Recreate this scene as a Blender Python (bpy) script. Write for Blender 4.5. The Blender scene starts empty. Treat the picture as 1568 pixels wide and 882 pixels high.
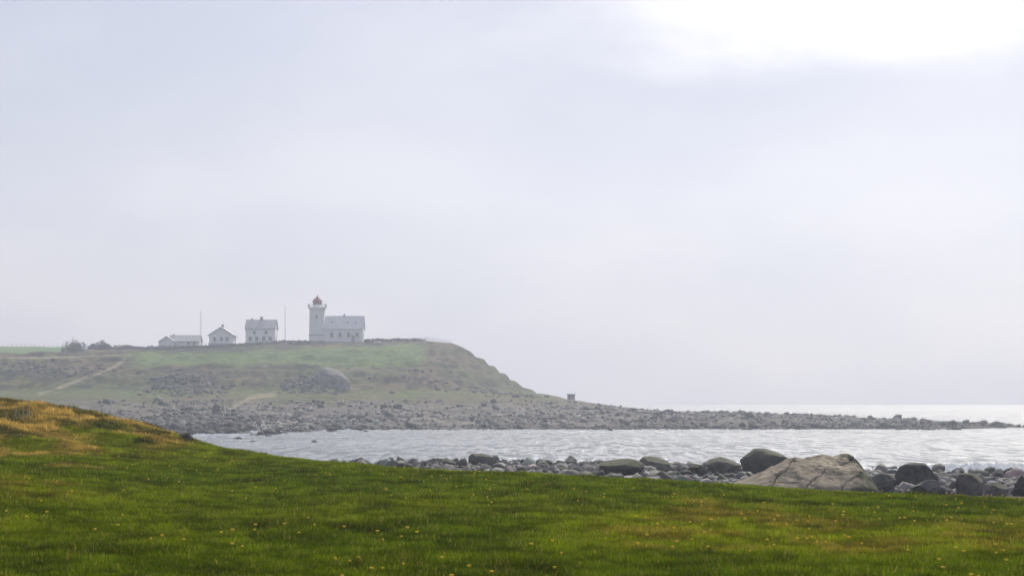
import bpy, math, numpy as np
from mathutils import Vector
rng=np.random.default_rng(7)
F=3267.0; EYE=5.0; HOR=619.0; CX=784.0
sc=bpy.context.scene
sc.view_settings.view_transform='Standard'; sc.view_settings.look='None'; sc.view_settings.exposure=0
# ---------- noise helpers
_tab=rng.random((256,256))
def vn(x,y,s=0):
    x=np.asarray(x,float)+s*17.3; y=np.asarray(y,float)+s*9.7
    xi=np.floor(x).astype(int); yi=np.floor(y).astype(int)
    fx=x-xi; fy=y-yi; fx=fx*fx*(3-2*fx); fy=fy*fy*(3-2*fy)
    a=_tab[xi&255,yi&255]; b=_tab[(xi+1)&255,yi&255]; c=_tab[xi&255,(yi+1)&255]; d=_tab[(xi+1)&255,(yi+1)&255]
    return (a*(1-fx)+b*fx)*(1-fy)+(c*(1-fx)+d*fx)*fy
def fbm(x,y,o=4,s=0):
    t=0;a=.5;n=0
    for i in range(o):
        t=t+a*vn(x*2**i,y*2**i,s+i*3); n+=a; a*=.5
    return t/n
def ss(a,b,x):
    t=np.clip((x-a)/(b-a),0,1); return t*t*(3-2*t)
# ---------- mesh helper
def mk(name,V,Fc,mat=None,parent=None,smooth=False,col=None,k=None):
    me=bpy.data.meshes.new(name)
    V=np.asarray(V,dtype=np.float32)
    if isinstance(Fc,np.ndarray):
        n,kk=Fc.shape
        me.vertices.add(len(V)); me.vertices.foreach_set('co',V.ravel())
        me.loops.add(n*kk); me.loops.foreach_set('vertex_index',Fc.astype(np.int32).ravel())
        me.polygons.add(n); me.polygons.foreach_set('loop_start',np.arange(0,n*kk,kk,dtype=np.int32))
        me.update(calc_edges=True); 
    else:
        me.from_pydata([tuple(map(float,v)) for v in V],[],Fc)
    if col is not None:
        a=me.color_attributes.new('Col','FLOAT_COLOR','POINT')
        c=np.ones((len(V),4),dtype=np.float32); c[:,:3]=col
        a.data.foreach_set('color',c.ravel())
    if smooth: me.polygons.foreach_set('use_smooth',np.ones(len(me.polygons),bool))
    if mat: me.materials.append(mat)
    ob=bpy.data.objects.new(name,me); sc.collection.objects.link(ob)
    if parent: ob.parent=parent
    return ob
def grid_faces(nx,ny):
    i=np.arange(ny-1)[:,None]*nx+np.arange(nx-1)[None,:]
    i=i.ravel(); return np.stack([i,i+1,i+nx+1,i+nx],1)
def empty(name,loc):
    e=bpy.data.objects.new(name,None); e.location=loc; sc.collection.objects.link(e); return e
# ---------- materials
def newmat(name):
    m=bpy.data.materials.new(name); m.use_nodes=True; nt=m.node_tree
    return m,nt,nt.nodes['Principled BSDF'],nt.nodes['Material Output']
def simple(name,c,rough=.8,var=.15,scale=3.0,metal=0,trans=0):
    m,nt,p,o=newmat(name)
    tc=nt.nodes.new('ShaderNodeTexCoord'); n=nt.nodes.new('ShaderNodeTexNoise'); n.inputs['Scale'].default_value=scale; n.inputs['Detail'].default_value=5
    r=nt.nodes.new('ShaderNodeValToRGB'); r.color_ramp.elements[0].position=.3; r.color_ramp.elements[1].position=.7
    r.color_ramp.elements[0].color=tuple(x*(1-var) for x in c)+(1,); r.color_ramp.elements[1].color=tuple(min(1,x*(1+var)) for x in c)+(1,)
    nt.links.new(tc.outputs['Object'],n.inputs['Vector']); nt.links.new(n.outputs['Fac'],r.inputs[0]); nt.links.new(r.outputs[0],p.inputs['Base Color'])
    p.inputs['Roughness'].default_value=rough; p.inputs['Metallic'].default_value=metal
    p.inputs['Specular IOR Level'].default_value=.3
    if trans:
        t=nt.nodes.new('ShaderNodeBsdfTranslucent'); nt.links.new(r.outputs[0],t.inputs[0]); ms=nt.nodes.new('ShaderNodeMixShader'); ms.inputs[0].default_value=trans
        nt.links.new(p.outputs[0],ms.inputs[1]); nt.links.new(t.outputs[0],ms.inputs[2]); nt.links.new(ms.outputs[0],o.inputs[0])
    return m
def attrmat(name,scale=1.0,var=.5,bump=.0,bdist=.1,rough=.9,lichen=None,trans=0,spec=.2):
    m,nt,p,o=newmat(name); L=nt.links.new
    a=nt.nodes.new('ShaderNodeVertexColor'); a.layer_name='Col'
    tc=nt.nodes.new('ShaderNodeTexCoord'); n=nt.nodes.new('ShaderNodeTexNoise'); n.inputs['Scale'].default_value=scale; n.inputs['Detail'].default_value=8; n.inputs['Roughness'].default_value=.65
    L(tc.outputs['Object'],n.inputs['Vector'])
    mr=nt.nodes.new('ShaderNodeMapRange'); mr.inputs[1].default_value=.25; mr.inputs[2].default_value=.75; mr.inputs[3].default_value=1-var; mr.inputs[4].default_value=1+var
    L(n.outputs['Fac'],mr.inputs[0])
    vm=nt.nodes.new('ShaderNodeVectorMath'); vm.operation='SCALE'; L(a.outputs['Color'],vm.inputs[0]); L(mr.outputs[0],vm.inputs['Scale'])
    out=vm.outputs[0]
    if lichen:
        g=nt.nodes.new('ShaderNodeNewGeometry'); sx=nt.nodes.new('ShaderNodeSeparateXYZ'); L(g.outputs['Normal'],sx.inputs[0])
        n2=nt.nodes.new('ShaderNodeTexNoise'); n2.inputs['Scale'].default_value=scale*.6; n2.inputs['Detail'].default_value=6; L(tc.outputs['Object'],n2.inputs['Vector'])
        ad=nt.nodes.new('ShaderNodeMath'); ad.operation='ADD'; L(sx.outputs['Z'],ad.inputs[0]); L(n2.outputs['Fac'],ad.inputs[1])
        m2=nt.nodes.new('ShaderNodeMapRange'); m2.inputs[1].default_value=1.15; m2.inputs[2].default_value=1.45; m2.inputs[4].default_value=lichen[3]; L(ad.outputs[0],m2.inputs[0])
        mx=nt.nodes.new('ShaderNodeMix'); mx.data_type='RGBA'; L(m2.outputs[0],mx.inputs[0]); L(out,mx.inputs[6]); mx.inputs[7].default_value=tuple(lichen[:3])+(1,)
        out=mx.outputs[2]
    L(out,p.inputs['Base Color']); p.inputs['Roughness'].default_value=rough; p.inputs['Specular IOR Level'].default_value=spec
    if bump:
        b=nt.nodes.new('ShaderNodeBump'); b.inputs['Strength'].default_value=bump; b.inputs['Distance'].default_value=bdist
        L(n.outputs['Fac'],b.inputs['Height']); L(b.outputs[0],p.inputs['Normal'])
    if trans:
        t=nt.nodes.new('ShaderNodeBsdfTranslucent'); L(out,t.inputs[0]); ms=nt.nodes.new('ShaderNodeMixShader'); ms.inputs[0].default_value=trans
        L(p.outputs[0],ms.inputs[1]); L(t.outputs[0],ms.inputs[2]); L(ms.outputs[0],o.inputs[0])
    return m
M_head=attrmat('headland_turf',.35,.6,.8,.9,spec=.05)
M_field=attrmat('field_soil',2.0,.4,.5,.05,spec=0)
M_grass=attrmat('grass_blades',.8,.25,0,rough=.8,trans=.45,spec=.05)
M_rock=attrmat('shore_rock',1.4,.6,.8,.25,rough=.8,lichen=(.13,.12,.08,.25),spec=.2)
M_rockB=attrmat('boulder_rock',1.8,.6,1,.35,rough=.85,lichen=(.09,.095,.04,.75),spec=.15)
M_rockT=attrmat('tan_rock',2.2,.4,1,.25,rough=.9,spec=.1)
# ---------- terrain tables
def zy(Y,y): return EYE+(HOR-y)*Y/F
class Terr:
    def __init__(s,tab,Yg,blur):
        s.Yg=Yg; s.ug=np.arange(-900,2400,5.0)
        us=sorted(tab); rows=[]
        for u in us:
            p=np.array(tab[u],float); rows.append(np.interp(Yg,p[:,0],p[:,1]))
        rows=np.array(rows); T=np.array([np.interp(s.ug,us,rows[:,j]) for j in range(len(Yg))]) # [Y,u]
        k=np.ones(blur)/blur
        T=np.array([np.convolve(np.pad(r,blur//2,'edge'),k,'valid') for r in T])
        k=np.array([1,2,3,2,1])/9.
        T=np.array([np.convolve(np.pad(c,2,'edge'),k,'valid') for c in T.T]).T
        s.T=T
    def __call__(s,X,Y):
        u=CX+F*X/np.maximum(Y,18)
        fu=np.clip((u-s.ug[0])/5.0,0,len(s.ug)-1.001); fy=np.interp(Y,s.Yg,np.arange(len(s.Yg))); fy=np.clip(fy,0,len(s.Yg)-1.001)
        i=fu.astype(int); j=fy.astype(int); a=fu-i; b=fy-j; T=s.T
        return (T[j,i]*(1-a)+T[j,i+1]*a)*(1-b)+(T[j+1,i]*(1-a)+T[j+1,i+1]*a)*b
H={
-600:[(330,-1),(360,0),(420,3),(500,7.1),(620,18.5),(720,21),(900,27),(1000,30),(1200,30),(1400,10)],
0:[(330,-1),(360,0),(420,3),(500,zy(500,606)),(530,zy(530,599)),(620,zy(620,550)),(720,zy(720,546)),(900,zy(900,537)),(1000,zy(1000,530)),(1200,31),(1400,10)],
110:[(330,-1),(360,0),(420,3),(500,zy(500,609)),(530,zy(530,601)),(620,zy(620,551)),(720,zy(720,541)),(900,zy(900,534)),(980,zy(980,531)),(1200,29),(1400,10)],
200:[(330,-1),(365,0),(430,2.5),(500,zy(500,612)),(530,zy(530,604)),(620,zy(620,553)),(700,zy(700,540)),(730,zy(730,534)),(900,24),(1400,10)],
320:[(340,-1),(375,0),(440,2.5),(500,zy(500,611)),(530,zy(530,603)),(610,zy(610,557)),(700,zy(700,534)),(718,zy(718,528)),(780,25),(1300,10)],
450:[(370,-1),(400,0),(450,2.6),(500,zy(500,610)),(530,zy(530,601)),(600,zy(600,562)),(650,zy(650,545)),(705,zy(705,525)),(770,25.5),(1000,20),(1400,0)],
600:[(400,-1),(422,0),(450,2.3),(510,zy(510,610)),(550,zy(550,592)),(600,zy(600,563)),(650,zy(650,541)),(700,zy(700,523)),(760,25.5),(1000,15),(1200,0)],
655:[(400,-1),(424,0),(450,2.3),(515,zy(515,611)),(555,zy(555,596)),(600,zy(600,568)),(650,zy(650,538)),(688,zy(688,520)),(740,25),(900,10),(1000,0)],
700:[(400,-1),(426,0),(455,2.3),(520,zy(520,611)),(560,zy(560,601)),(600,zy(600,576)),(640,zy(640,546)),(672,zy(672,524)),(710,24),(850,6),(900,0)],
720:[(400,-1),(427,0),(455,2.3),(520,zy(520,612)),(560,zy(560,603)),(600,zy(600,584)),(640,zy(640,554)),(668,zy(668,535)),(710,20),(830,4),(880,0)],
745:[(400,-1),(428,0),(455,2.3),(520,zy(520,613)),(560,zy(560,606)),(600,zy(600,594)),(640,zy(640,570)),(668,zy(668,555)),(710,16),(800,4),(860,0)],
780:[(400,-1),(428,0),(455,2.3),(520,zy(520,613)),(600,zy(600,602)),(640,zy(640,587)),(665,zy(665,580)),(700,11.5),(800,3),(840,0)],
805:[(400,-1),(428,0),(455,2.2),(520,zy(520,615)),(600,zy(600,605)),(640,zy(640,597)),(660,zy(660,596)),(700,8),(800,1),(840,-1)],
835:[(400,-1),(428,0),(455,2.2),(520,zy(520,618)),(600,zy(600,607)),(640,zy(640,604)),(700,6.5),(780,0),(820,-1)],
880:[(400,-1),(428,0),(455,2),(500,zy(500,626)),(600,zy(600,615)),(630,zy(630,613)),(700,4),(760,0),(800,-1)],
950:[(400,-1),(428,0),(455,1.9),(490,zy(490,632)),(580,zy(580,624)),(610,zy(610,623)),(660,2.5),(710,0),(750,-1)],
1010:[(400,-1),(428,0),(450,1.6),(480,zy(480,636)),(560,zy(560,631)),(600,zy(600,630)),(650,1),(680,-1)],
1200:[(400,-1),(428,0),(450,1.5),(540,zy(540,636)),(560,zy(560,635)),(600,0),(640,-1)],
1330:[(400,-1),(430,0),(450,1),(520,zy(520,641)),(540,zy(540,640)),(575,0),(600,-1)],
1420:[(400,-1),(432,-.05),(455,.7),(505,zy(505,647)),(520,zy(520,646)),(545,-.3),(580,-1)],
1520:[(400,-1),(440,-.4),(460,.1),(480,zy(480,654)),(490,.1),(505,-.6),(540,-1)],
1570:[(400,-1.5),(440,-1),(470,-.2),(500,-1)],
1610:[(400,-1.5),(500,-1.5)],
2300:[(400,-1.5),(500,-1.5)]}
HT=Terr(H,np.arange(320,1420,4.0),7)
def hz(X,Y):
    z=HT(X,Y)
    u=CX+F*X/Y
    slope=ss(7,10,z)*(1-ss(20,24,z))
    z=z+slope*(fbm(X*.09,Y*.05,4,2)-.5)*4.2+ss(.2,3,z)*(fbm(X*.12,Y*.12,4,5)-.5)*1.0
    z=z+slope*np.sin(z*2.6+fbm(X*.05,Y*.05,2,7)*6)*.4+(1-ss(1.5,3,np.abs(z)))*(fbm(X*.07,Y*.09,3,15)-.5)*1.5*ss(-.9,-.3,z)
    return z
G={
-900:[(-40,3.4),(20,3.4),(45,4.0),(55,4.6),(68,5.5),(80,5.5),(110,3),(150,1.5),(200,.5),(240,-1.5)],
0:[(-40,3.4),(20,3.38),(45,3.80),(55,4.3),(68,5.12),(76,5.0),(100,3),(150,1.5),(200,.5),(240,-1.5)],
80:[(-40,3.4),(20,3.38),(45,3.72),(55,4.22),(67,4.96),(75,4.85),(100,2.9),(150,1.4),(200,.4),(240,-1.5)],
150:[(-40,3.4),(20,3.38),(45,3.62),(55,4.05),(65,4.75),(73,4.6),(95,2.7),(150,1.2),(200,.3),(240,-1.5)],
220:[(-40,3.4),(20,3.38),(45,3.55),(55,3.90),(63,4.44),(71,4.3),(92,2.5),(140,1.1),(190,.2),(240,-1.5)],
285:[(-40,3.4),(20,3.38),(45,3.50),(55,3.78),(61,4.12),(68,3.95),(90,2.4),(140,1),(190,.1),(240,-1.5)],
350:[(-40,3.4),(20,3.38),(45,3.42),(52,3.64),(58,3.84),(65,3.5),(85,1.9),(110,.6),(140,-.2),(185,-.6),(240,-1.5)],
450:[(-40,3.4),(20,3.36),(45,3.42),(55,3.68),(62,3.3),(80,1.8),(120,.6),(150,-.1),(183,-.5),(240,-1.5)],
530:[(-40,3.4),(20,3.36),(42,3.42),(53,3.57),(60,3.2),(77,1.8),(120,.8),(150,.3),(178,0),(240,-1.5)],
600:[(-40,3.4),(20,3.36),(40,3.42),(52,3.49),(58,3.1),(75,1.8),(100,1.4),(140,.6),(180,0),(240,-1.5)],
784:[(-40,3.4),(20,3.36),(40,3.39),(50,3.42),(56,3.0),(72,1.8),(100,1.35),(140,.55),(176,0),(240,-1.5)],
1000:[(-40,3.4),(20,3.36),(40,3.36),(48,3.32),(54,2.9),(70,1.7),(100,1.3),(140,.5),(170,0),(240,-1.5)],
1200:[(-40,3.4),(20,3.36),(40,3.30),(45,3.22),(52,2.8),(68,1.6),(95,1.2),(130,.5),(158,0),(240,-1.5)],
1568:[(-40,3.4),(20,3.36),(36,3.25),(42,3.14),(50,2.6),(65,1.5),(95,1.0),(120,.5),(141,0),(240,-1.7)],
2300:[(-40,3.4),(20,3.36),(36,3.2),(42,3.0),(50,2.5),(65,1.4),(95,.9),(120,.4),(138,0),(240,-1.7)]}
GT=Terr(G,np.arange(-40,262,1.5),9)
def gz(X,Y):
    z=GT(X,Y)
    land=ss(30,50,Y)*.05+.04
    m=ss(3.7,4.4,z)
    return z+(fbm(X*.35,Y*.35,3,3)-.5)*(land+.28*m)*1.6+m*(fbm(X*1.3,Y*1.0,3,23)-.5)*.35
# ---------- headland mesh
us=np.arange(-620,1640,2.5); Ys=np.concatenate([np.arange(330,770,1.6),np.arange(770,1400,12.0)])
UU,YY=np.meshgrid(us,Ys); XX=(UU-CX)/F*YY; ZZ=hz(XX,YY)
def headcol(X,Y,Z):
    u=CX+F*X/Y; ys=HOR-(Z-EYE)*F/Y
    n1=fbm(X*.06,Y*.03,5,11)[...,None]; n2=fbm(X*.25,Y*.12,4,21)[...,None]; n4=fbm(X*.5,Y*.3,4,25)[...,None]
    stone=np.array([.14,.125,.105]); olive=np.array([.070,.080,.024]); brown=np.array([.115,.085,.045]); green=np.array([.072,.115,.024])
    c=olive+(brown-olive)*ss(.4,.65,n1)
    flat=(ss(6.2,7.2,Z)*(1-ss(8.2,9.5,Z)))[...,None]
    c=c*(1-flat*.7)+np.array([.080,.105,.03])*flat*.7
    fld=(ss(596,606,Y+ (n2[...,0]-.5)*22)*(1-ss(672,690,Y+(n2[...,0]-.5)*10))*ss(170,230,u)*(1-ss(635,665,u)))*(Z>13)
    fld=fld*ss(14.5,17,Z+(n1[...,0]-.5)*3)
    c=c*(1-fld[...,None])+green*(.75+.5*n1)*fld[...,None]
    lf=(ss(735,760,Y)*(1-ss(120,190,u)))[...,None]; c=c*(1-lf)+np.array([.07,.14,.03])*lf
    dark=ss(.48,.60,n2)*ss(8.0,10,Z)[...,None]*(1-fld[...,None])*(1-lf); c=c*(1-dark*.65)
    dk2=ss(.52,.64,n4)*ss(8.0,10,Z)[...,None]*(1-fld[...,None])*(1-lf); c=c*(1-dk2*.6)
    topd=(ss(688,697,Y)*(1-ss(725,740,Y))*ss(180,230,u))[...,None]; c=c*(1-topd*.5)
    for uc,yc,wu,wy in ((290,552,42,24),(482,550,34,22),(60,585,80,20)):
        e_=np.exp(-((u-uc)/wu)**2-((Y-yc)/wy)**2)[...,None]*ss(.38,.55,n4); c=c*(1-.75*e_)+np.array([.06,.058,.05])*.75*e_
    b=(1-ss(4.6,6.4,Z+(n2[...,0]-.5)*4.5))[...,None]
    b=np.maximum(b,(ss(900,1000,u)[...,None]))
    c=c*(1-b)+(stone*(.4+1.0*n2)*(.5+1.0*n4))*b
    wet=(1-ss(.1,.9,Z))[...,None]; c=c*(1-.6*wet)
    sand=(ss(380,410,u)*(1-ss(455,475,u))*(1-ss(1.6,2.3,Z))*ss(.2,.5,Z))[...,None]; c=c*(1-sand*.7)+np.array([.24,.22,.19])*sand*.7
    def track(pts,w):
        pts=np.array(pts,float); d=np.full(X.shape,1e9)
        for (a0,a1),(b0,b1) in zip(pts[:-1],pts[1:]):
            t=np.clip(((u-a0)*(b0-a0)+(ys-a1)*(b1-a1))/((b0-a0)**2+(b1-a1)**2),0,1)
            d=np.minimum(d,np.hypot(u-(a0+t*(b0-a0)),(ys-(a1+t*(b1-a1)))))
        return (1-ss(w*.5,w,d))[...,None]*(Y<720)[...,None]
    for pts,w in (([(60,603),(100,590),(150,572),(176,561),(192,550)],2.8),([(352,627),(366,618),(385,608),(420,604)],4.0),([(-100,549),(60,548),(200,543)],1.8)):
        t=track(pts,w); c=c*(1-t*.75)+np.array([.22,.19,.12])*t*.75
    return c
hc=headcol(XX,YY,ZZ)
V=np.stack([XX,YY,ZZ],-1).reshape(-1,3)
mk('headland',V,grid_faces(len(us),len(Ys)),M_head,smooth=True,col=hc.reshape(-1,3))
# ---------- foreground ground mesh
xs=np.arange(-130,131,.7); Yf=np.concatenate([np.arange(-30,90,.5),np.arange(90,256,1.5)])
XX,YY=np.meshgrid(xs,Yf); ZZ=gz(XX,YY)
def gcol(X,Y,Z):
    n1=fbm(X*.25,Y*.12,4,31)[...,None]; n2=fbm(X*.9,Y*.45,4,41)[...,None]; n3=fbm(X*.06,Y*.05,3,51)[...,None]; n5=fbm(X*2.2,Y*1.0,3,33)[...,None]
    g=np.array([.072,.108,.0012]); g2=np.array([.150,.180,.003]); och=np.array([.36,.24,.055]); dk=np.array([.030,.045,.003])
    c=g+(g2-g)*ss(.35,.7,n3*.5+n1*.5)
    d=ss(.50,.66,n2); c=c*(1-d*.45)+dk*d*.45
    o=ss(.58,.70,n1)*ss(.4,.6,n5)*.6; c=c*(1-o)+np.array([.18,.125,.018])*o
    m=ss(3.95,4.35,Z+(n2[...,0]-.5)*1.5)[...,None]*ss(.34,.47,n2*.5+n5*.5); c=c*(1-m*.95)+och*(.5+1.0*n5)*m*.95
    md=ss(3.75,4.15,Z)[...,None]*ss(.46,.55,fbm(X*1.3,Y*.6,3,61))[...,None]; c=c*(1-md*.85)+np.array([.045,.050,.010])*md*.85
    return c
gc=gcol(XX,YY,ZZ)
beach=((1-ss(2.2,2.9,ZZ))*(YY>45))[...,None]; gc=gc*.6*(1-beach)+np.array([.09,.08,.068])*beach
mk('grass_field',np.stack([XX,YY,ZZ],-1).reshape(-1,3),grid_faces(len(xs),len(Yf)),M_field,smooth=True,col=gc.reshape(-1,3))
# ---------- grass blades
N=1350000
Y=17+ (77-17)*rng.random(N)**1.05; s=(rng.random(N)-.5)*.60; X=s*Y
cl=fbm(X*3.2,Y*2.2,3,71); Z=gz(X,Y)
keep=(Z>2.7)&(rng.random(N)<.45+1.0*ss(.35,.65,cl))
X,Y,Z,cl=X[keep],Y[keep],Z[keep],cl[keep]; N=len(X)
patch=fbm(X*.9+Y*.13,Y*.45-X*.2,3,81)
tuft=ss(.67,.76,patch)
hgt=(.022+.045*ss(.4,.75,cl)*rng.random(N)+.035*rng.random(N))*(1+.8*tuft)*(1+.9*ss(3.9,4.4,Z)*rng.random(N))
w=(.0032+.003*rng.random(N))*(Y/20)**.9
ang=rng.random(N)*2*np.pi; lean=rng.normal(.5,.45,N)*hgt; la=rng.random(N)*2*np.pi
dx=np.cos(ang)*w; dy=np.sin(ang)*w
b0=np.stack([X-dx,Y-dy,Z-.01],1); b1=np.stack([X+dx,Y+dy,Z-.01],1); tp=np.stack([X+np.cos(la)*lean,Y+np.sin(la)*lean,Z+hgt],1)
V=np.stack([b0,b1,tp],1).reshape(-1,3)
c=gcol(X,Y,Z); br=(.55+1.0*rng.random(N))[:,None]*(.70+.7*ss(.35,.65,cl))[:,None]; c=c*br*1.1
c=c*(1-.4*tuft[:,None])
dry=(rng.random(N)<.07)[:,None]; c=np.where(dry,np.array([.26,.20,.05])*br,c)
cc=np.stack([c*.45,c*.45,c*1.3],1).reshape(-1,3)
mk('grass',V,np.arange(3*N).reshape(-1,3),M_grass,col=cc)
# ---------- dandelions
M_dan=simple('dandelion_yellow',(.78,.50,.01),.8,.1,30); 
nd=480; Y=18+(55-18)*rng.random(nd)**1.5; X=(rng.random(nd)-.5)*.56*Y; k=fbm(X*.3,Y*.2,2,91)+.25*X/Y>.45; X,Y=X[k],Y[k]; Z=gz(X,Y)
V=[];Fc=[]
for x,y,z in zip(X,Y,Z):
    r=.014+.012*rng.random(); h=.05+.05*rng.random(); b=len(V)
    for ring,(rr,zz) in enumerate(((r*.4,-.008),(r,0),(r*.7,.012))):
        for i in range(8): V.append((x+rr*math.cos(i*.785),y+rr*math.sin(i*.785),z+h+zz))
    for q in range(2):
        for i in range(8): Fc.append((b+q*8+i,b+q*8+(i+1)%8,b+q*8+8+(i+1)%8,b+q*8+8+i))
    Fc.append(tuple(b+16+i for i in range(8)))
mk('dandelions',V,Fc,M_dan)
# ---------- dry twiggy plant on the mound
V=[];Fc=[];px0=(42-CX)/F*58; pz=float(gz(np.array([px0]),np.array([58.]))[0])
for i in range(18):
    a=rng.random()*6.28; l=.3+.5*rng.random(); t=rng.random()*1.1; d_=Vector((math.cos(a)*math.sin(t),math.sin(a)*math.sin(t),math.cos(t)))
    p0=Vector((px0+.2*rng.normal(),58+.1*rng.normal(),pz-.03)); last=p0
    for j in range(4):
        nx=last+d_*l/4+Vector(rng.normal(0,.035,3)); r=.009*(1-j/5); b=len(V)
        V+=[last+Vector((-r,0,0)),last+Vector((r,0,0)),nx+Vector((r*.7,0,0)),nx+Vector((-r*.7,0,0))]; Fc.append((b,b+1,b+2,b+3)); last=nx
        if j>1:
            q_=last+Vector(rng.normal(0,.08,3)); b=len(V); V+=[last+Vector((-.006,0,0)),last+Vector((.006,0,0)),q_]; Fc.append((b,b+1,b+2))
mk('dry_thistle',[tuple(v_) for v_ in V],Fc,simple('dry_stem',(.25,.24,.15),.9,.2,5,trans=.3))
# ---------- icosphere bases
import bmesh
def ico(sub):
    bm=bmesh.new(); bmesh.ops.create_icosphere(bm,subdivisions=sub,radius=1); bm.verts.ensure_lookup_table()
    v=np.array([q.co[:] for q in bm.verts]); f=np.array([[q.index for q in p.verts] for p in bm.faces]); bm.free(); return v,f
def n3(P,fr,s):
    return (vn(P[:,0]*fr+P[:,2]*fr*.7,P[:,1]*fr+3,s)+vn(P[:,1]*fr-P[:,2]*fr*.6,P[:,2]*fr+9,s+1)+vn(P[:,2]*fr+P[:,0]*fr*.4,P[:,0]*fr,s+2))/3-.5
def rockshape(v,s,amp=.4,cut=13,t0=.55):
    r=np.random.default_rng(s); P=v*(1+amp*n3(v,1.6,s)+amp*.3*n3(v,4,s+5))[:,None]
    for i in range(cut):
        d=r.normal(size=3); d/=np.linalg.norm(d); t=t0+.27*r.random(); q=P@d; P=P-np.outer(np.maximum(q-t,0)*.96,d)
    return P
def scatter(name,X,Y,Z,S,sub,mat,cols,flat=.65,nvar=12,t0=.55):
    v,f=ico(sub); vars_=[rockshape(v,i*7+1,.6,13,t0) for i in range(nvar)]
    n=len(X); nv=len(v); VV=np.empty((n,nv,3),np.float32); 
    vi=rng.integers(0,nvar,n); A=rng.random(n)*6.283; sx=S*(.8+.7*rng.random(n)); sy=S*(.7+.5*rng.random(n)); sz=S*flat*(.6+.9*rng.random(n))
    B=np.array(vars_)[vi]; x=B[:,:,0]*sx[:,None]; y=B[:,:,1]*sy[:,None]; z=B[:,:,2]*sz[:,None]
    ti=rng.normal(0,.28,n)[:,None]; x,z=x*np.cos(ti)-z*np.sin(ti),x*np.sin(ti)+z*np.cos(ti)
    ca,sa=np.cos(A)[:,None],np.sin(A)[:,None]
    VV[:,:,0]=x*ca-y*sa+X[:,None]; VV[:,:,1]=x*sa+y*ca+Y[:,None]; VV[:,:,2]=z+(Z+sz*.35)[:,None]
    FF=(f[None]+(np.arange(n)*nv)[:,None,None]).reshape(-1,3)
    C=np.repeat(cols[:,None,:],nv,1).reshape(-1,3)
    return mk(name,VV.reshape(-1,3),FF,mat,col=C,smooth=False)
def rcols(n,lo=.09,hi=.30,wet=None):
    g=(lo+(hi-lo)*rng.random(n)**1.8)[:,None]; c=g*np.array([1,.95,.86])*(1+.07*rng.normal(size=(n,3)))
    if wet is not None: c=c*(1-.6*wet[:,None])
    return np.clip(c,.015,.6)
# headland shore
n=36000; u=150+(1590-150)*rng.random(n); Y=395+190*rng.random(n)**1.35; X=(u-CX)/F*Y
n0=int(n*.2); u[:n0]=230+260*rng.random(n0); Y[:n0]=345+150*rng.random(n0); X=(u-CX)/F*Y
Z=hz(X,Y); k=(Z>-.5)&(Z<6.3)&(rng.random(n)<np.where(Z<3,1,.4)*np.where(fbm(X*.1,Y*.06,3,14)>.45,1,.25)); k&=(u>900)|(Z<5.9)
X,Y,Z,u=X[k],Y[k],Z[k],u[k]; S=np.clip(np.exp(rng.normal(-1.45,.6,len(X)))*np.where((u<560)&(Z<2.2),1.35,1),.12,1.5)
cR=rcols(len(X),.035,.36,1-ss(.1,1.0,Z)); cR=cR*np.where((u<400)&(Z<2.5),.55,1)[:,None]
scatter('shore_stones',X,Y,Z,S,1,M_rock,cR)
n=420; u=980+590*rng.random(n); Y=560-80*ss(1200,1540,u)+rng.normal(0,9,n); X=(u-CX)/F*Y; Z=hz(X,Y); k=Z>-.5; X,Y,Z=X[k],Y[k],Z[k]
scatter('spit_rocks',X,Y,Z,np.clip(np.exp(rng.normal(-.85,.35,len(X))),.2,1.1),2,M_rock,rcols(len(X),.03,.11))
# water edge rocks
pts=[(365,672,.8),(388,668,1.0),(400,666,.9),(415,665,1.4),(425,664,1.0),(410,668,.8),(485,677,.7),(387,676,.5),(345,660,1.1),(355,663,1.2),(370,661,1.3),(335,664,1.2),(325,661,1.1),(380,663,1.0),(340,668,.8),(352,671,.6),(436,663,.8),(560,661,.6),(520,663,.5),(935,659,.6),(1300,656,1.1),(1400,656,.9),(1545,652,.7),(1500,653,.8),(1480,652,.9),(1560,654,.5),(1390,640,.9),(1425,655,.8),(1160,630,.8),(1225,632,.6),(1460,648,.9),(1530,650,.7)]
X=[];Y=[];S=[]
for (a,b,s_) in pts:
    y_=min(EYE*F/(b-HOR),540); X.append((a-CX)/F*y_); Y.append(y_); S.append(s_)
X,Y,S=map(np.array,(X,Y,S)); Z=np.maximum(hz(X,Y),-.25)
scatter('skerry_rocks',X,Y,Z,S,2,M_rock,rcols(len(X),.02,.06))
# slope rocks
n=4200; cl=rng.integers(0,4,n); cu=np.array([290,480,730,60])[cl]+rng.normal(0,1,n)*np.array([28,20,70,70])[cl]; cy=np.array([550,549,575,590])[cl]+rng.normal(0,13,n)
X=(cu-CX)/F*cy; Z=hz(X,cy); k=(Z>6.5)&(Z<19)&((cl<2)|(rng.random(n)<.4)); X,cy,Z=X[k],cy[k],Z[k]
S=np.clip(np.exp(rng.normal(-1.0,.5,len(X))),.15,1.3)
scatter('hillside_rocks',X,cy,Z-.1,S,1,M_rock,rcols(len(X),.02,.15))
# near beach stones
n=24000; u=470+(1900-470)*rng.random(n); Y=92+98*rng.random(n)**.9; X=(u-CX)/F*Y; Z=gz(X,Y)
k=(Z>-.3)&(rng.random(n)<np.where(u<640,.55,1)); X,Y,Z=X[k],Y[k],Z[k]; S=np.clip(np.exp(rng.normal(-2.05,.6,len(X))),.07,.65)
scatter('beach_stones',X,Y,Z,S,2,M_rock,rcols(len(X),.03,.34,.7*(1-ss(0,.35,Z))),flat=.75,t0=.48)
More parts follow.
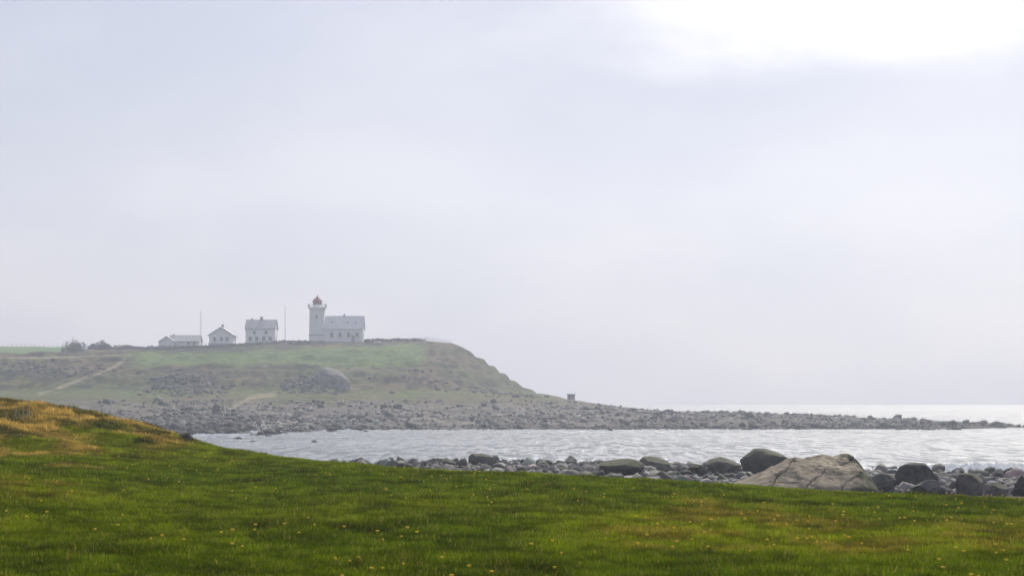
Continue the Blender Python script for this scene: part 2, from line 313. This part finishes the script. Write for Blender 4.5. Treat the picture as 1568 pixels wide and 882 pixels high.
# ---------- named boulders
vb,fb=ico(5)
def boulder(x0,x1,y0,y1,Y,seed,mat,colr,name='boulder',amp=.4,lean=0,dep=.9,cut=14,t0=.52):
    cx=((x0+x1)/2-CX)/F*Y; hw=(x1-x0)/2/F*Y; zt=EYE-(y0-HOR)*Y/F; zb=EYE-(y1-HOR)*Y/F
    P=rockshape(vb,seed,amp,cut,t0); P=P+.03*np.stack([n3(vb,14,seed+i) for i in range(3)],1)+.05*np.stack([n3(vb,6,seed+i) for i in range(3)],1)
    P=P/np.abs(P).max(0)
    P[:,0]=(P[:,0]-P[:,0].min())/(P[:,0].max()-P[:,0].min())*2-1
    P[:,0]+=lean*(1-P[:,2])*.3
    z=P[:,2]/P[:,2].max()
    V=np.stack([P[:,0]*hw,P[:,1]*hw*dep,np.where(z>-.3,(z+.3)/1.3*(zt-zb),(z+.3)*(zt-zb))],1)
    o=mk(name,V,fb,mat,col=np.array(colr)*np.clip(1+1.0*n3(vb,3,seed+40)+.9*n3(vb,9,seed+41),.3,2)[:,None],smooth=False); o.location=(cx,Y,zb)
    return o
DK=(.07,.067,.055)
boulder(1133,1207,686,716,125,3,M_rockB,DK,dep=1,t0=.7)
boulder(1078,1136,699,722,120,12,M_rockB,(.13,.125,.11))
boulder(1050,1090,709,722,125,13,M_rockB,DK)
boulder(973,1026,698,720,130,14,M_rockB,(.11,.105,.09))
boulder(916,987,702,734,110,5,M_rockB,(.05,.05,.04))
boulder(717,766,694,712,160,16,M_rockB,DK)
boulder(1370,1437,708,743,100,17,M_rockB,(.095,.095,.09))
boulder(1463,1507,724,750,92,18,M_rockB,(.11,.10,.085))
boulder(1552,1596,726,750,92,19,M_rockB,(.05,.05,.05))
boulder(1332,1372,724,746,93,20,M_rockB,(.14,.135,.125))
boulder(838,872,712,724,140,21,M_rockB,DK)
boulder(1395,1440,734,752,90,23,M_rockB,(.11,.11,.11))
boulder(1505,1545,738,756,88,24,M_rockB,(.12,.11,.10))
boulder(672,700,703,714,160,25,M_rockB,DK)
boulder(540,566,702,710,175,26,M_rockB,(.05,.05,.05))
boulder(268,296,662,678,60.5,27,M_rockB,(.04,.04,.04))
# the long pale boulder (facetted sheet wrapped over a ridge)
Yb=90.; mpp=Yb/F; na,nb=240,110
A,B=np.meshgrid(np.linspace(-1,1,na),np.linspace(-1,1,nb))
px=np.array([-1,-.8,-.58,-.33,-.20,-.03,.12,.34,.52,.77,.87,.96,1.0]); ph=np.array([.10,.26,.44,.72,.83,.97,.965,1,.96,.93,.70,.38,.12])
prof=np.interp(A,px,ph); top=58*mpp
rid=-.05+.25*A+.12*np.sin(A*4)
cross=np.where(B<rid,((B+1)/(rid+1))**.62,1-((B-rid)/(1-rid))**2.2)
q1=A*4.2+B*1.6; q2=B*3-A*1.1
cell=fbm(q1*.8,q2*.8,2,17); terr=np.round(cell*7)/7*.5+cell*.5
Zr=prof*top*cross*(.90+.35*(terr-.35))+.05*(fbm(A*14,B*12,4,19)-.5)
crack=np.abs(((A*.8-B*.55+.12*fbm(A*5,B*4,3,29))*2.6)%1-.5); ck=(1-ss(.0,.035,crack)); ck2=1-ss(0,.03,np.abs(((B*1.1+A*.3+.15*fbm(A*4,B*4,3,39))*1.7)%1-.5)); Zr=Zr-.10*ck-.06*ck2
edge=np.maximum(1-ss(.0,.06,1-np.abs(B)),1-ss(0,.03,1-np.abs(A))); Zr=Zr*(1-edge)-edge*.9
Yd=B*3.0*(.55+.45*np.sqrt(np.clip(1-A**2*.8,0,1)))+.12*(fbm(A*6,B*6,3,49)-.5)
Xd=A*119*mpp+.10*(fbm(A*7,B*5+4,3,59)-.5)
tanc=np.array([.29,.245,.175]); mos=np.array([.075,.08,.04]); stn=fbm(A*5,B*4,4,69)
mm=ss(.55,.85,A+1.0*(fbm(A*6,B*6,3,8)-.5))[...,None]
cc=tanc*(.6+.8*stn)[...,None]; cc=cc*(1-mm)+mos*mm*(.5+1*fbm(A*16,B*12,3,4))[...,None]; cc=cc*(1-.5*ck[...,None])*(1-.4*ck2[...,None]); cc=cc*(1-.35*ss(.55,.65,fbm(A*9,B*7,4,79)))[...,None]
o=mk('boulder',np.stack([Xd,Yd,Zr],-1).reshape(-1,3),grid_faces(na,nb),M_rockT,smooth=False,col=cc.reshape(-1,3)); o.location=((1219-CX)*mpp,Yb,EYE-(753-HOR)*mpp)
# headland boulder
o=boulder(468,534,562,606,545,46,M_rock,(.185,.18,.17),amp=.4,dep=.8,lean=.7,cut=9,t0=.62)
# ---------- buildings
W_white=simple('whitewash',(.84,.84,.82),.8,.04,.8); W_grey=simple('granite_wall',(.74,.74,.72),.85,.07,1.5)
R_slate=simple('slate_roof',(.56,.56,.57),.7,.12,1.2); R_dark=simple('grey_roof',(.32,.32,.33),.7,.15,1.2); GL=simple('window_glass',(.05,.06,.07),.2,.2,1); FR=simple('window_frame',(.45,.45,.43),.6,.05,2)
RED=simple('red_paint',(.20,.022,.022),.6,.15,2); IRON=simple('painted_iron',(.35,.35,.35),.5,.1,3); BR=simple('chimney_brick',(.30,.24,.21),.85,.2,3); DOOR=simple('door_paint',(.25,.27,.28),.6,.1,2); STONE=simple('plinth_stone',(.3,.29,.27),.9,.2,1.5)
def box(name,c,s,mat,parent):
    x,y,z=c; a,b,h=s[0]/2,s[1]/2,s[2]/2
    v=[(x+i*a,y+j*b,z+k*h) for i in(-1,1) for j in(-1,1) for k in(-1,1)]
    return mk(name,v,[(0,1,3,2),(4,6,7,5),(0,4,5,1),(2,3,7,6),(0,2,6,4),(1,5,7,3)],mat,parent)
def cyl(name,c,r0,r1,h,mat,parent,n=16,rot=0):
    x,y,z=c; v=[];
    for r,zz in((r0,0),(r1,h)):
        for i in range(n): v.append((x+r*math.cos(rot+i*2*math.pi/n),y+r*math.sin(rot+i*2*math.pi/n),z+zz))
    f=[(i,(i+1)%n,n+(i+1)%n,n+i) for i in range(n)]+[tuple(range(n))[::-1],tuple(range(n,2*n))]
    return mk(name,v,f,mat,parent)
def window(par,x,y,z,w,h,side='f'):
    if side=='f':
        box('window_frame',(x,y-.04,z),(w+.2,.08,h+.2),FR,par); box('window_pane',(x,y-.055,z),(w,.06,h),GL,par); box('window_sill',(x,y-.1,z-h/2-.16),(w+.4,.2,.08),FR,par)
        box('glazing_bar',(x,y-.095,z),(.07,.02,h),FR,par)
    else:
        box('window_frame',(x+.04,y,z),(.08,w+.24,h+.24),FR,par); box('window_pane',(x+.055,y,z),(.06,w,h),GL,par)
def gable(par,w,d,wh,rh,wall,roof,ridge='x',ov=.35,cx=0,cy=0):
    box('plinth',(cx,cy,.0),(w+.16,d+.16,1.0),STONE,par)
    if ridge=='x':
        v=[(cx-w/2,cy-d/2,.4),(cx+w/2,cy-d/2,.4),(cx+w/2,cy+d/2,.4),(cx-w/2,cy+d/2,.4),(cx-w/2,cy-d/2,wh),(cx+w/2,cy-d/2,wh),(cx+w/2,cy+d/2,wh),(cx-w/2,cy+d/2,wh),(cx-w/2,cy,wh+rh-.05),(cx+w/2,cy,wh+rh-.05)]
        f=[(0,1,5,4),(2,3,7,6),(1,2,6,9,5),(3,0,4,8,7)]
    else:
        v=[(cx-w/2,cy-d/2,.4),(cx+w/2,cy-d/2,.4),(cx+w/2,cy+d/2,.4),(cx-w/2,cy+d/2,.4),(cx-w/2,cy-d/2,wh),(cx+w/2,cy-d/2,wh),(cx+w/2,cy+d/2,wh),(cx-w/2,cy+d/2,wh),(cx,cy-d/2,wh+rh-.05),(cx,cy+d/2,wh+rh-.05)]
        f=[(0,1,5,8,4),(2,3,7,9,6),(1,2,6,5),(3,0,4,7)]
    mk('walls',v,f,wall,par)
    T=.22
    for sgn in(-1,1):
        if ridge=='x':
            s=rh/(d/2); y0=sgn*(d/2+ov); z0=wh-ov*s
            a=[(cx-w/2-ov,cy+y0,z0),(cx+w/2+ov,cy+y0,z0),(cx+w/2+ov,cy,wh+rh),(cx-w/2-ov,cy,wh+rh)]
        else:
            s=rh/(w/2); x0=sgn*(w/2+ov); z0=wh-ov*s
            a=[(cx+x0,cy-d/2-ov,z0),(cx+x0,cy+d/2+ov,z0),(cx,cy+d/2+ov,wh+rh),(cx,cy-d/2-ov,wh+rh)]
        v=a+[(p[0],p[1],p[2]+T) for p in a]
        mk('roof_slope',v,[(0,1,2,3),(4,5,6,7),(0,1,5,4),(1,2,6,5),(2,3,7,6),(3,0,4,7)],roof,par)
YB=716.; q=F/YB
def wx(u): return (u-CX)/q
def wz(y): return EYE+(HOR-y)/q
# lighthouse (tower with attached house)
e=empty('lighthouse',(wx(486),YB,wz(525.5)))
tw=22.5/q; th=(525-473)/q
v=[];a0=tw/2+.12;a1=tw/2-.05
v=[(-a0,-a0,0),(a0,-a0,0),(a0,a0,0),(-a0,a0,0),(-a1,-a1,th),(a1,-a1,th),(a1,a1,th),(-a1,a1,th)]
mk('tower_walls',v,[(0,1,5,4),(1,2,6,5),(2,3,7,6),(3,0,4,7),(4,5,6,7)],W_grey,e)
box('tower_plinth',(0,0,.2),(tw+.7,tw+.7,1.2),STONE,e)
box('string_course',(0,0,2.6),(tw+.42,tw+.42,.25),STONE,e)
box('cornice',(0,0,th+.1),(tw+.35,tw+.35,.3),W_white,e)
box('gallery_deck',(0,0,th+.42),(tw+1.0,tw+1.0,.3),W_white,e)
window(e,0,-tw/2-.06,th*.78,.5,.9)
g=th+.57; R=tw/2+.4
for i in range(9):
    t=-R+2*R*i/8
    for (x,y) in((t,-R),(t,R),(-R,t),(R,t)): box('railing_post',(x,y,g+.55),(.06,.06,1.1),IRON,e)
for hh_ in(.55,1.1):
    for sg in(-1,1): box('railing_rail',(0,sg*R,g+hh_),(2*R+.06,.05,.05),IRON,e); box('railing_rail',(sg*R,0,g+hh_),(.05,2*R+.06,.05),IRON,e)
cyl('lantern_base',(0,0,g),1.65,1.65,.9,W_white,e,12)
cyl('lantern_glass',(0,0,g+.9),1.4,1.4,1.15,simple('lantern_red_glass',(.22,.07,.07),.25,.2,2),e,12)
for i in range(12): 
    t=i*math.pi/6; cyl('lantern_mullion',(1.45*math.cos(t),1.45*math.sin(t),g+.9),.07,.07,1.15,RED,e,6)
g-=.2
cyl('dome_eave',(0,0,g+2.25),1.85,1.75,.18,RED,e,16); cyl('dome_lower',(0,0,g+2.43),1.7,1.0,.75,RED,e,16); cyl('dome_upper',(0,0,g+3.18),1.0,.3,.65,RED,e,16)
cyl('ventilator',(0,0,g+3.83),.22,.22,.25,RED,e,10); cyl('ventilator_cap',(0,0,g+4.08),.3,.05,.22,RED,e,10); cyl('lightning_rod',(0,0,g+4.3),.05,.03,.6,IRON,e,6)
cyl('antenna',(R,-R,g),.05,.04,2.3,IRON,e,6)
hw=(556-497)/q
hx=tw/2+hw/2+.0; 
gable(e,hw,8.4,(525-503)/q,19/q,W_grey,R_slate,'x',.3,hx,1.2)
yf=1.2-4.2
for t in(-.30,-.08,.14,.36): window(e,hx+t*hw,yf,2.75,.9,1.35)
box('door',(hx+.25*hw,yf-.05,1.55),(1.0,.1,2.1),DOOR,e); box('chimney',(hx-.0*hw,1.2,(525-482)/q+.0),(.6,.6,.8),BR,e)
for t in (-.3,.1,.3): box('skylight',(hx+t*hw,yf+2.0,(525-503)/q+2.1),(.6,.5,.4),GL,e)
window(e,hx+hw/2,1.2,2.8,.9,1.3,'s'); window(e,hx+hw/2,1.2,6.3,.9,1.2,'s')
# white house
e=empty('white_house',(wx(399.5),YB+2,wz(527.5)))
hw=45/q; gable(e,hw,8,(527-503)/q,13.5/q,W_white,R_dark,'x',.3)
for t in(-.34,-.12,.12,.34): window(e,t*hw,-4,1.9,.9,1.3)
for t in(-.2,.2): window(e,t*hw,-4,4.0,.8,.9)
box('chimney',(0,0,(527-503)/q+13.5/q+.5),(.9,.9,1.3),BR,e); box('chimney',(-.08*hw*4,0,(527-503)/q+13.5/q+.2),(.6,.6,.8),BR,e)
window(e,hw/2,0,2,.9,1.3,'s')
# gabled cottage
e=empty('gabled_cottage',(wx(341),YB,wz(528.5)))
hw=36/q; gable(e,hw,9,(528-513)/q,11.5/q,W_white,R_dark,'y',.45)
for t in(-.26,0.02,.26): window(e,t*hw,-4.5,1.9,.8,1.2)
box('chimney',(0,0,(528-501)/q+.5),(.7,.7,1.1),BR,e)
# low outbuilding
e=empty('outbuilding',(wx(283),YB-2,wz(532)))
gable(e,46/q,7,1.9,9/q,W_grey,R_dark,'x',.3,.5,0); 
gable(e,5,6.5,1.7,1.7,W_grey,R_dark,'y',.3,-5.0,-2.2)
window(e,2,-3.5,1.2,.8,.7); window(e,4,-3.5,1.2,.8,.7)
box('chimney',(-3.4,0,3.8),(.6,.6,1.2),BR,e)
# masts
def mast(u,y0,y1,r,Y):
    z0=EYE+(HOR-y1)*Y/F; h=(y1-y0)*Y/F
    e=empty('flagpole',((u-CX)/F*Y,Y,z0)); cyl('pole',(0,0,-.5),r,r*.6,h+.5,IRON,e,8); cyl('finial',(0,0,h),r*1.4,.02,.25,IRON,e,8); box('base',(0,0,-.1),(.8,.8,.5),STONE,e)
mast(307.5,477,528,.12,YB); mast(436.5,469,526,.11,YB)
# small hut
Yh=628.; qh=F/Yh
e=empty('stone_hut',((874.5-CX)/qh,Yh,EYE+(HOR-615)/qh))
hb=simple('hut_wall',(.16,.15,.14),.9,.3,1.5)
box('left_wall',(-.95,0,1.0),(.3,2.0,2.2),hb,e); box('right_wall',(.95,0,1.0),(.3,2.0,2.2),hb,e); box('back_wall',(0,.9,1.0),(1.6,.2,2.2),hb,e)
box('front_wall',(-.4,-.9,1.0),(.8,.2,2.2),hb,e); box('lintel',(.4,-.9,1.85),(.8,.2,.5),hb,e); box('door_panel',(.4,-.84,.75),(.8,.06,1.7),DOOR,e); box('roof_slab',(0,0,2.2),(2.7,2.5,.2),R_dark,e)
# stone walls on the plateau
def wall(u0,u1,Yw,hgt,n):
    u=np.linspace(u0,u1,n)+rng.normal(0,.5,n); Y=Yw+rng.normal(0,.25,n); X=(u-CX)/F*Y; Z=hz(X,Y)+rng.random(n)*hgt
    scatter('stone_wall',X,Y,Z,.25+.2*rng.random(n),1,M_rock,rcols(n,.03,.10),flat=.7)
wall(250,475,706,.7,700); wall(558,652,700,.9,320); wall(185,255,722,.6,220)
# fences
FW=simple('fence_wood',(.15,.13,.11),.9,.2,3)
def fence(u0,u1,Yw,n,name='wire_fence'):
    V=[];Fc=[];tops=[]
    for i in range(n):
        u=u0+(u1-u0)*i/(n-1); X=(u-CX)/F*Yw; z=float(hz(np.array([X]),np.array([Yw]))[0]); h=1.25+.15*rng.random()
        b=len(V); r=.07
        V+=[(X-r,Yw-r,z-.3),(X+r,Yw-r,z-.3),(X+r,Yw+r,z-.3),(X-r,Yw+r,z-.3),(X-r,Yw-r,z+h),(X+r,Yw-r,z+h),(X+r,Yw+r,z+h),(X-r,Yw+r,z+h)]
        Fc+=[(b,b+1,b+5,b+4),(b+1,b+2,b+6,b+5),(b+2,b+3,b+7,b+6),(b+3,b,b+4,b+7),(b+4,b+5,b+6,b+7)]
        tops.append((X,z))
    for a,b_ in zip(tops[:-1],tops[1:]):
        for k in(.5,1.0):
            b=len(V); V+=[(a[0],Yw-.08,a[1]+k),(b_[0],Yw-.08,b_[1]+k),(b_[0],Yw-.08,b_[1]+k+.02),(a[0],Yw-.08,a[1]+k+.02)]; Fc.append((b,b+1,b+2,b+3))
    mk(name,V,Fc,FW)
fence(560,690,688,34); fence(-60,215,985,40); fence(200,330,712,26)
# shrubs
M_sh=attrmat('shrub_leaves',1,.3,0,trans=.1,spec=0)
def shrub(u0,u1,y0,y1,Y,n):
    w_=(u1-u0)/F*Y; h=(y1-y0)/F*Y; cx=((u0+u1)/2-CX)/F*Y; zb=EYE+(HOR-y1)*Y/F
    P=rng.normal(size=(n,3)); P/=np.linalg.norm(P,axis=1)[:,None]; P*=(rng.random(n)**.4)[:,None]
    P[:,2]=np.abs(P[:,2]); lob=.6+.8*vn(P[:,0]*2.5+u0,P[:,1]*2,5); P=P*lob[:,None]*np.array([w_/2,w_/3,h])
    t=rng.normal(size=(n,3,3))*.22; V=(P[:,None,:]+t).reshape(-1,3); V[:,2]=np.maximum(V[:,2],-.2)
    c=np.repeat((.4+1.0*rng.random(n))[:,None]*np.array([.045,.045,.028]),3,0)
    tv=[];tf=[]
    for i in range(7):
        a=rng.random()*6.28; x=math.cos(a)*w_*.25; b=3*i+3*n; tv+=[(-.06,0,-.3),(.06,0,-.3),(x,math.sin(a)*w_*.15,h*.7)]; tf.append((b,b+1,b+2))
    V=np.vstack([V,np.array(tv)]); c=np.vstack([c,np.tile([.05,.04,.03],(21,1))])
    o=mk('shrub',V,np.vstack([np.arange(3*n).reshape(-1,3),np.array(tf)]),M_sh,col=c); o.location=(cx,Y,zb)
shrub(97,134,523,542,740,2400); shrub(146,174,524,536,745,1600); shrub(172,210,528,536,742,1300); shrub(134,150,526,535,745,700); shrub(216,244,530,537,742,500)
# ---------- sea
m,nt,p,o=newmat('sea_water'); L=nt.links.new
tc=nt.nodes.new('ShaderNodeTexCoord')
def nz(scl,mp,det=4,ro=.6):
    a=nt.nodes.new('ShaderNodeMapping'); a.inputs['Scale'].default_value=mp; n=nt.nodes.new('ShaderNodeTexNoise'); n.inputs['Scale'].default_value=scl; n.inputs['Detail'].default_value=det; n.inputs['Roughness'].default_value=ro
    L(tc.outputs['Object'],a.inputs[0]); L(a.outputs[0],n.inputs['Vector']); return n
def mrn(x,a,b,c,d):
    r=nt.nodes.new('ShaderNodeMapRange'); r.inputs[1].default_value=a; r.inputs[2].default_value=b; r.inputs[3].default_value=c; r.inputs[4].default_value=d; L(x,r.inputs[0]); return r.outputs[0]
a1_=nz(1,(.12,.22,.2),6); a2_=nz(1,(.7,.45,1),5)
b1=nt.nodes.new('ShaderNodeBump'); b1.inputs['Strength'].default_value=1; b1.inputs['Distance'].default_value=1.3; L(a1_.outputs['Fac'],b1.inputs['Height'])
b2=nt.nodes.new('ShaderNodeBump'); b2.inputs['Strength'].default_value=1; b2.inputs['Distance'].default_value=.7; L(a2_.outputs['Fac'],b2.inputs['Height']); L(b1.outputs[0],b2.inputs['Normal']); L(b2.outputs[0],p.inputs['Normal'])
r1=nz(1,(.70,.075,1),3,.75); r2=nz(1,(.02,.03,1),4)
ad=nt.nodes.new('ShaderNodeMath'); ad.operation='MULTIPLY_ADD'; ad.inputs[1].default_value=.35; L(r2.outputs['Fac'],ad.inputs[0]); L(r1.outputs['Fac'],ad.inputs[2])
L(mrn(ad.outputs[0],.64,.74,.20,.70),p.inputs['Roughness'])
p.inputs['Base Color'].default_value=(.05,.07,.095,1); p.inputs['IOR'].default_value=1.33
S=30000
xs=np.array([-S,-3000,-800,-200,200,800,3000,S],float); ysx=np.array([-400,100,250,600,1500,5000,S],float)
a,b=np.meshgrid(xs,ysx); mk('sea',np.stack([a,b,a*0],-1).reshape(-1,3),grid_faces(len(xs),len(ysx)),m)
# foam
M_foam=simple('sea_foam',(.80,.82,.83),.8,.05,2,trans=.5)
V=[];Fc=[]
def foam_patch(u0,u1,y,wd,n,hmax):
    for i in range(n):
        u=u0+(u1-u0)*rng.random(); Y_=EYE*F/(y-HOR)+rng.normal(0,wd); X_=(u-CX)/F*Y_; r=.12+.35*rng.random(); h=hmax*rng.random()**2; b=len(V); k=7
        for j in range(k): V.append((X_+r*2.2*math.cos(j*.9)*(.7+.5*rng.random()),Y_+r*math.sin(j*.9),.0+.02*rng.random()))
        V.append((X_+.2*rng.normal(),Y_,.08+h))
        for j in range(k): Fc.append((b+j,b+(j+1)%k,b+k))
def spray(u0,u1,y,n,hmax):
    for i in range(n):
        t=rng.normal(0,.34); u=(u0+u1)/2+t*(u1-u0); Y_=EYE*F/(y-HOR)+rng.normal(0,1.5); X_=(u-CX)/F*Y_; z=hmax*rng.random()**2.6*(.35+1.3*vn(t*9,1,int(u0)))*math.exp(-t*t*4); r=.02+.06*rng.random(); b=len(V)
        for j in range(3): V.append((X_+r*rng.normal(),Y_+r*rng.normal(),z+r*abs(rng.normal())))
        Fc.append((b,b+1,b+2))
foam_patch(415,545,659.5,6,420,.3); foam_patch(380,430,662,5,200,.35); foam_patch(510,548,657.5,2,90,.3); foam_patch(300,390,667,7,320,.25)
spray(380,418,661,2200,1.9); spray(508,550,657.5,2000,2.0); spray(425,455,660,500,.8)
foam_patch(545,900,658.0,3,160,.1); foam_patch(900,1450,657.5,3,120,.1); foam_patch(1430,1600,718,3,260,.4); foam_patch(1500,1620,723,2,200,.5); foam_patch(1250,1600,729,2,120,.15); foam_patch(1340,1480,722,2,60,.2)
mk('surf_foam',V,Fc,M_foam)
# ---------- haze in the sea air
bpy.ops.mesh.primitive_cube_add(size=1,location=(0,700,80)); hzb=bpy.context.object; hzb.name='sea_haze'; hzb.scale=(4000,2000,180)
m=bpy.data.materials.new('haze'); m.use_nodes=True; nt=m.node_tree; nt.nodes.clear(); o=nt.nodes.new('ShaderNodeOutputMaterial'); v=nt.nodes.new('ShaderNodeVolumeScatter')
v.inputs['Color'].default_value=(.78,.86,1,1); v.inputs['Density'].default_value=.00047; v.inputs['Anisotropy'].default_value=.5; nt.links.new(v.outputs[0],o.inputs['Volume']); hzb.data.materials.append(m)
# ---------- sun and sky
EL,AZ=math.radians(40),math.radians(16)
d=Vector((math.sin(AZ)*math.cos(EL),math.cos(AZ)*math.cos(EL),math.sin(EL)))
sl=bpy.data.lights.new('sun','SUN'); sl.energy=5.0; sl.angle=math.radians(.6); sl.color=(1,.96,.90)
so=bpy.data.objects.new('sun',sl); so.rotation_euler=d.to_track_quat('Z','Y').to_euler(); so.location=(0,0,100); sc.collection.objects.link(so)
w=bpy.data.worlds.new('World'); sc.world=w; w.use_nodes=True; nt=w.node_tree; L=nt.links.new; bg=nt.nodes['Background']; bg.inputs['Strength'].default_value=.1
sk=nt.nodes.new('ShaderNodeTexSky'); sk.sky_type='NISHITA'; sk.sun_disc=False; sk.sun_elevation=EL; sk.sun_rotation=AZ; sk.dust_density=2
tc=nt.nodes.new('ShaderNodeTexCoord')
def N(scale,mp,det,off=(0,0,0)):
    a=nt.nodes.new('ShaderNodeMapping'); a.inputs['Scale'].default_value=mp; a.inputs['Location'].default_value=off; n=nt.nodes.new('ShaderNodeTexNoise'); n.inputs['Scale'].default_value=scale; n.inputs['Detail'].default_value=det; n.inputs['Roughness'].default_value=.5
    L(tc.outputs['Generated'],a.inputs[0]); L(a.outputs[0],n.inputs['Vector']); return n.outputs['Fac']
def ramp(x,a,b,c=0,dd=1):
    r=nt.nodes.new('ShaderNodeMapRange'); r.interpolation_type='SMOOTHSTEP'; r.inputs[1].default_value=a; r.inputs[2].default_value=b; r.inputs[3].default_value=c; r.inputs[4].default_value=dd; L(x,r.inputs[0]); return r.outputs[0]
def mix(f,A,B):
    r=nt.nodes.new('ShaderNodeMix'); r.data_type='RGBA'
    if isinstance(f,float): r.inputs[0].default_value=f
    else: L(f,r.inputs[0])
    for i,q_ in((6,A),(7,B)):
        if isinstance(q_,tuple): r.inputs[i].default_value=q_+(1,)
        else: L(q_,r.inputs[i])
    return r.outputs[2]
def mth(op,a,b):
    r=nt.nodes.new('ShaderNodeMath'); r.operation=op
    for i,q_ in enumerate((a,b)):
        if isinstance(q_,(int,float)): r.inputs[i].default_value=q_
        else: L(q_,r.inputs[i])
    return r.outputs[0]
veil=mix(ramp(N(1,(7,7,16),4),.35,.68),(4.0,4.4,6.1),(5.2,5.4,6.8))
base=mix(.88,sk.outputs[0],veil)
pd=Vector((520/F,1,660/F)).normalized()
sb=nt.nodes.new('ShaderNodeVectorMath'); sb.operation='SUBTRACT'; L(tc.outputs['Generated'],sb.inputs[0]); sb.inputs[1].default_value=pd
ml=nt.nodes.new('ShaderNodeVectorMath'); ml.operation='MULTIPLY'; L(sb.outputs[0],ml.inputs[0]); ml.inputs[1].default_value=(.6,1,2.0)
ln=nt.nodes.new('ShaderNodeVectorMath'); ln.operation='LENGTH'; L(ml.outputs[0],ln.inputs[0])
dn=mth('ADD',ln.outputs['Value'],mth('MULTIPLY',mth('SUBTRACT',N(1,(12,12,30),6,(3,1,2)),.5),.13))
cl=ramp(dn,.115,.015)
base=mix(cl,base,(9.8,9.8,10.1))
L(base,bg.inputs['Color'])
# ---------- camera
cam=bpy.data.cameras.new('camera'); co=bpy.data.objects.new('camera',cam); sc.collection.objects.link(co); co.location=(0,0,EYE); co.rotation_euler=(math.radians(90),0,0)
cam.lens=75.0; cam.sensor_width=36; cam.shift_y=(HOR-441)/1568.0; cam.clip_end=60000; cam.clip_start=.5; sc.camera=co
cam.dof.use_dof=True; cam.dof.focus_distance=300; cam.dof.aperture_fstop=6.3
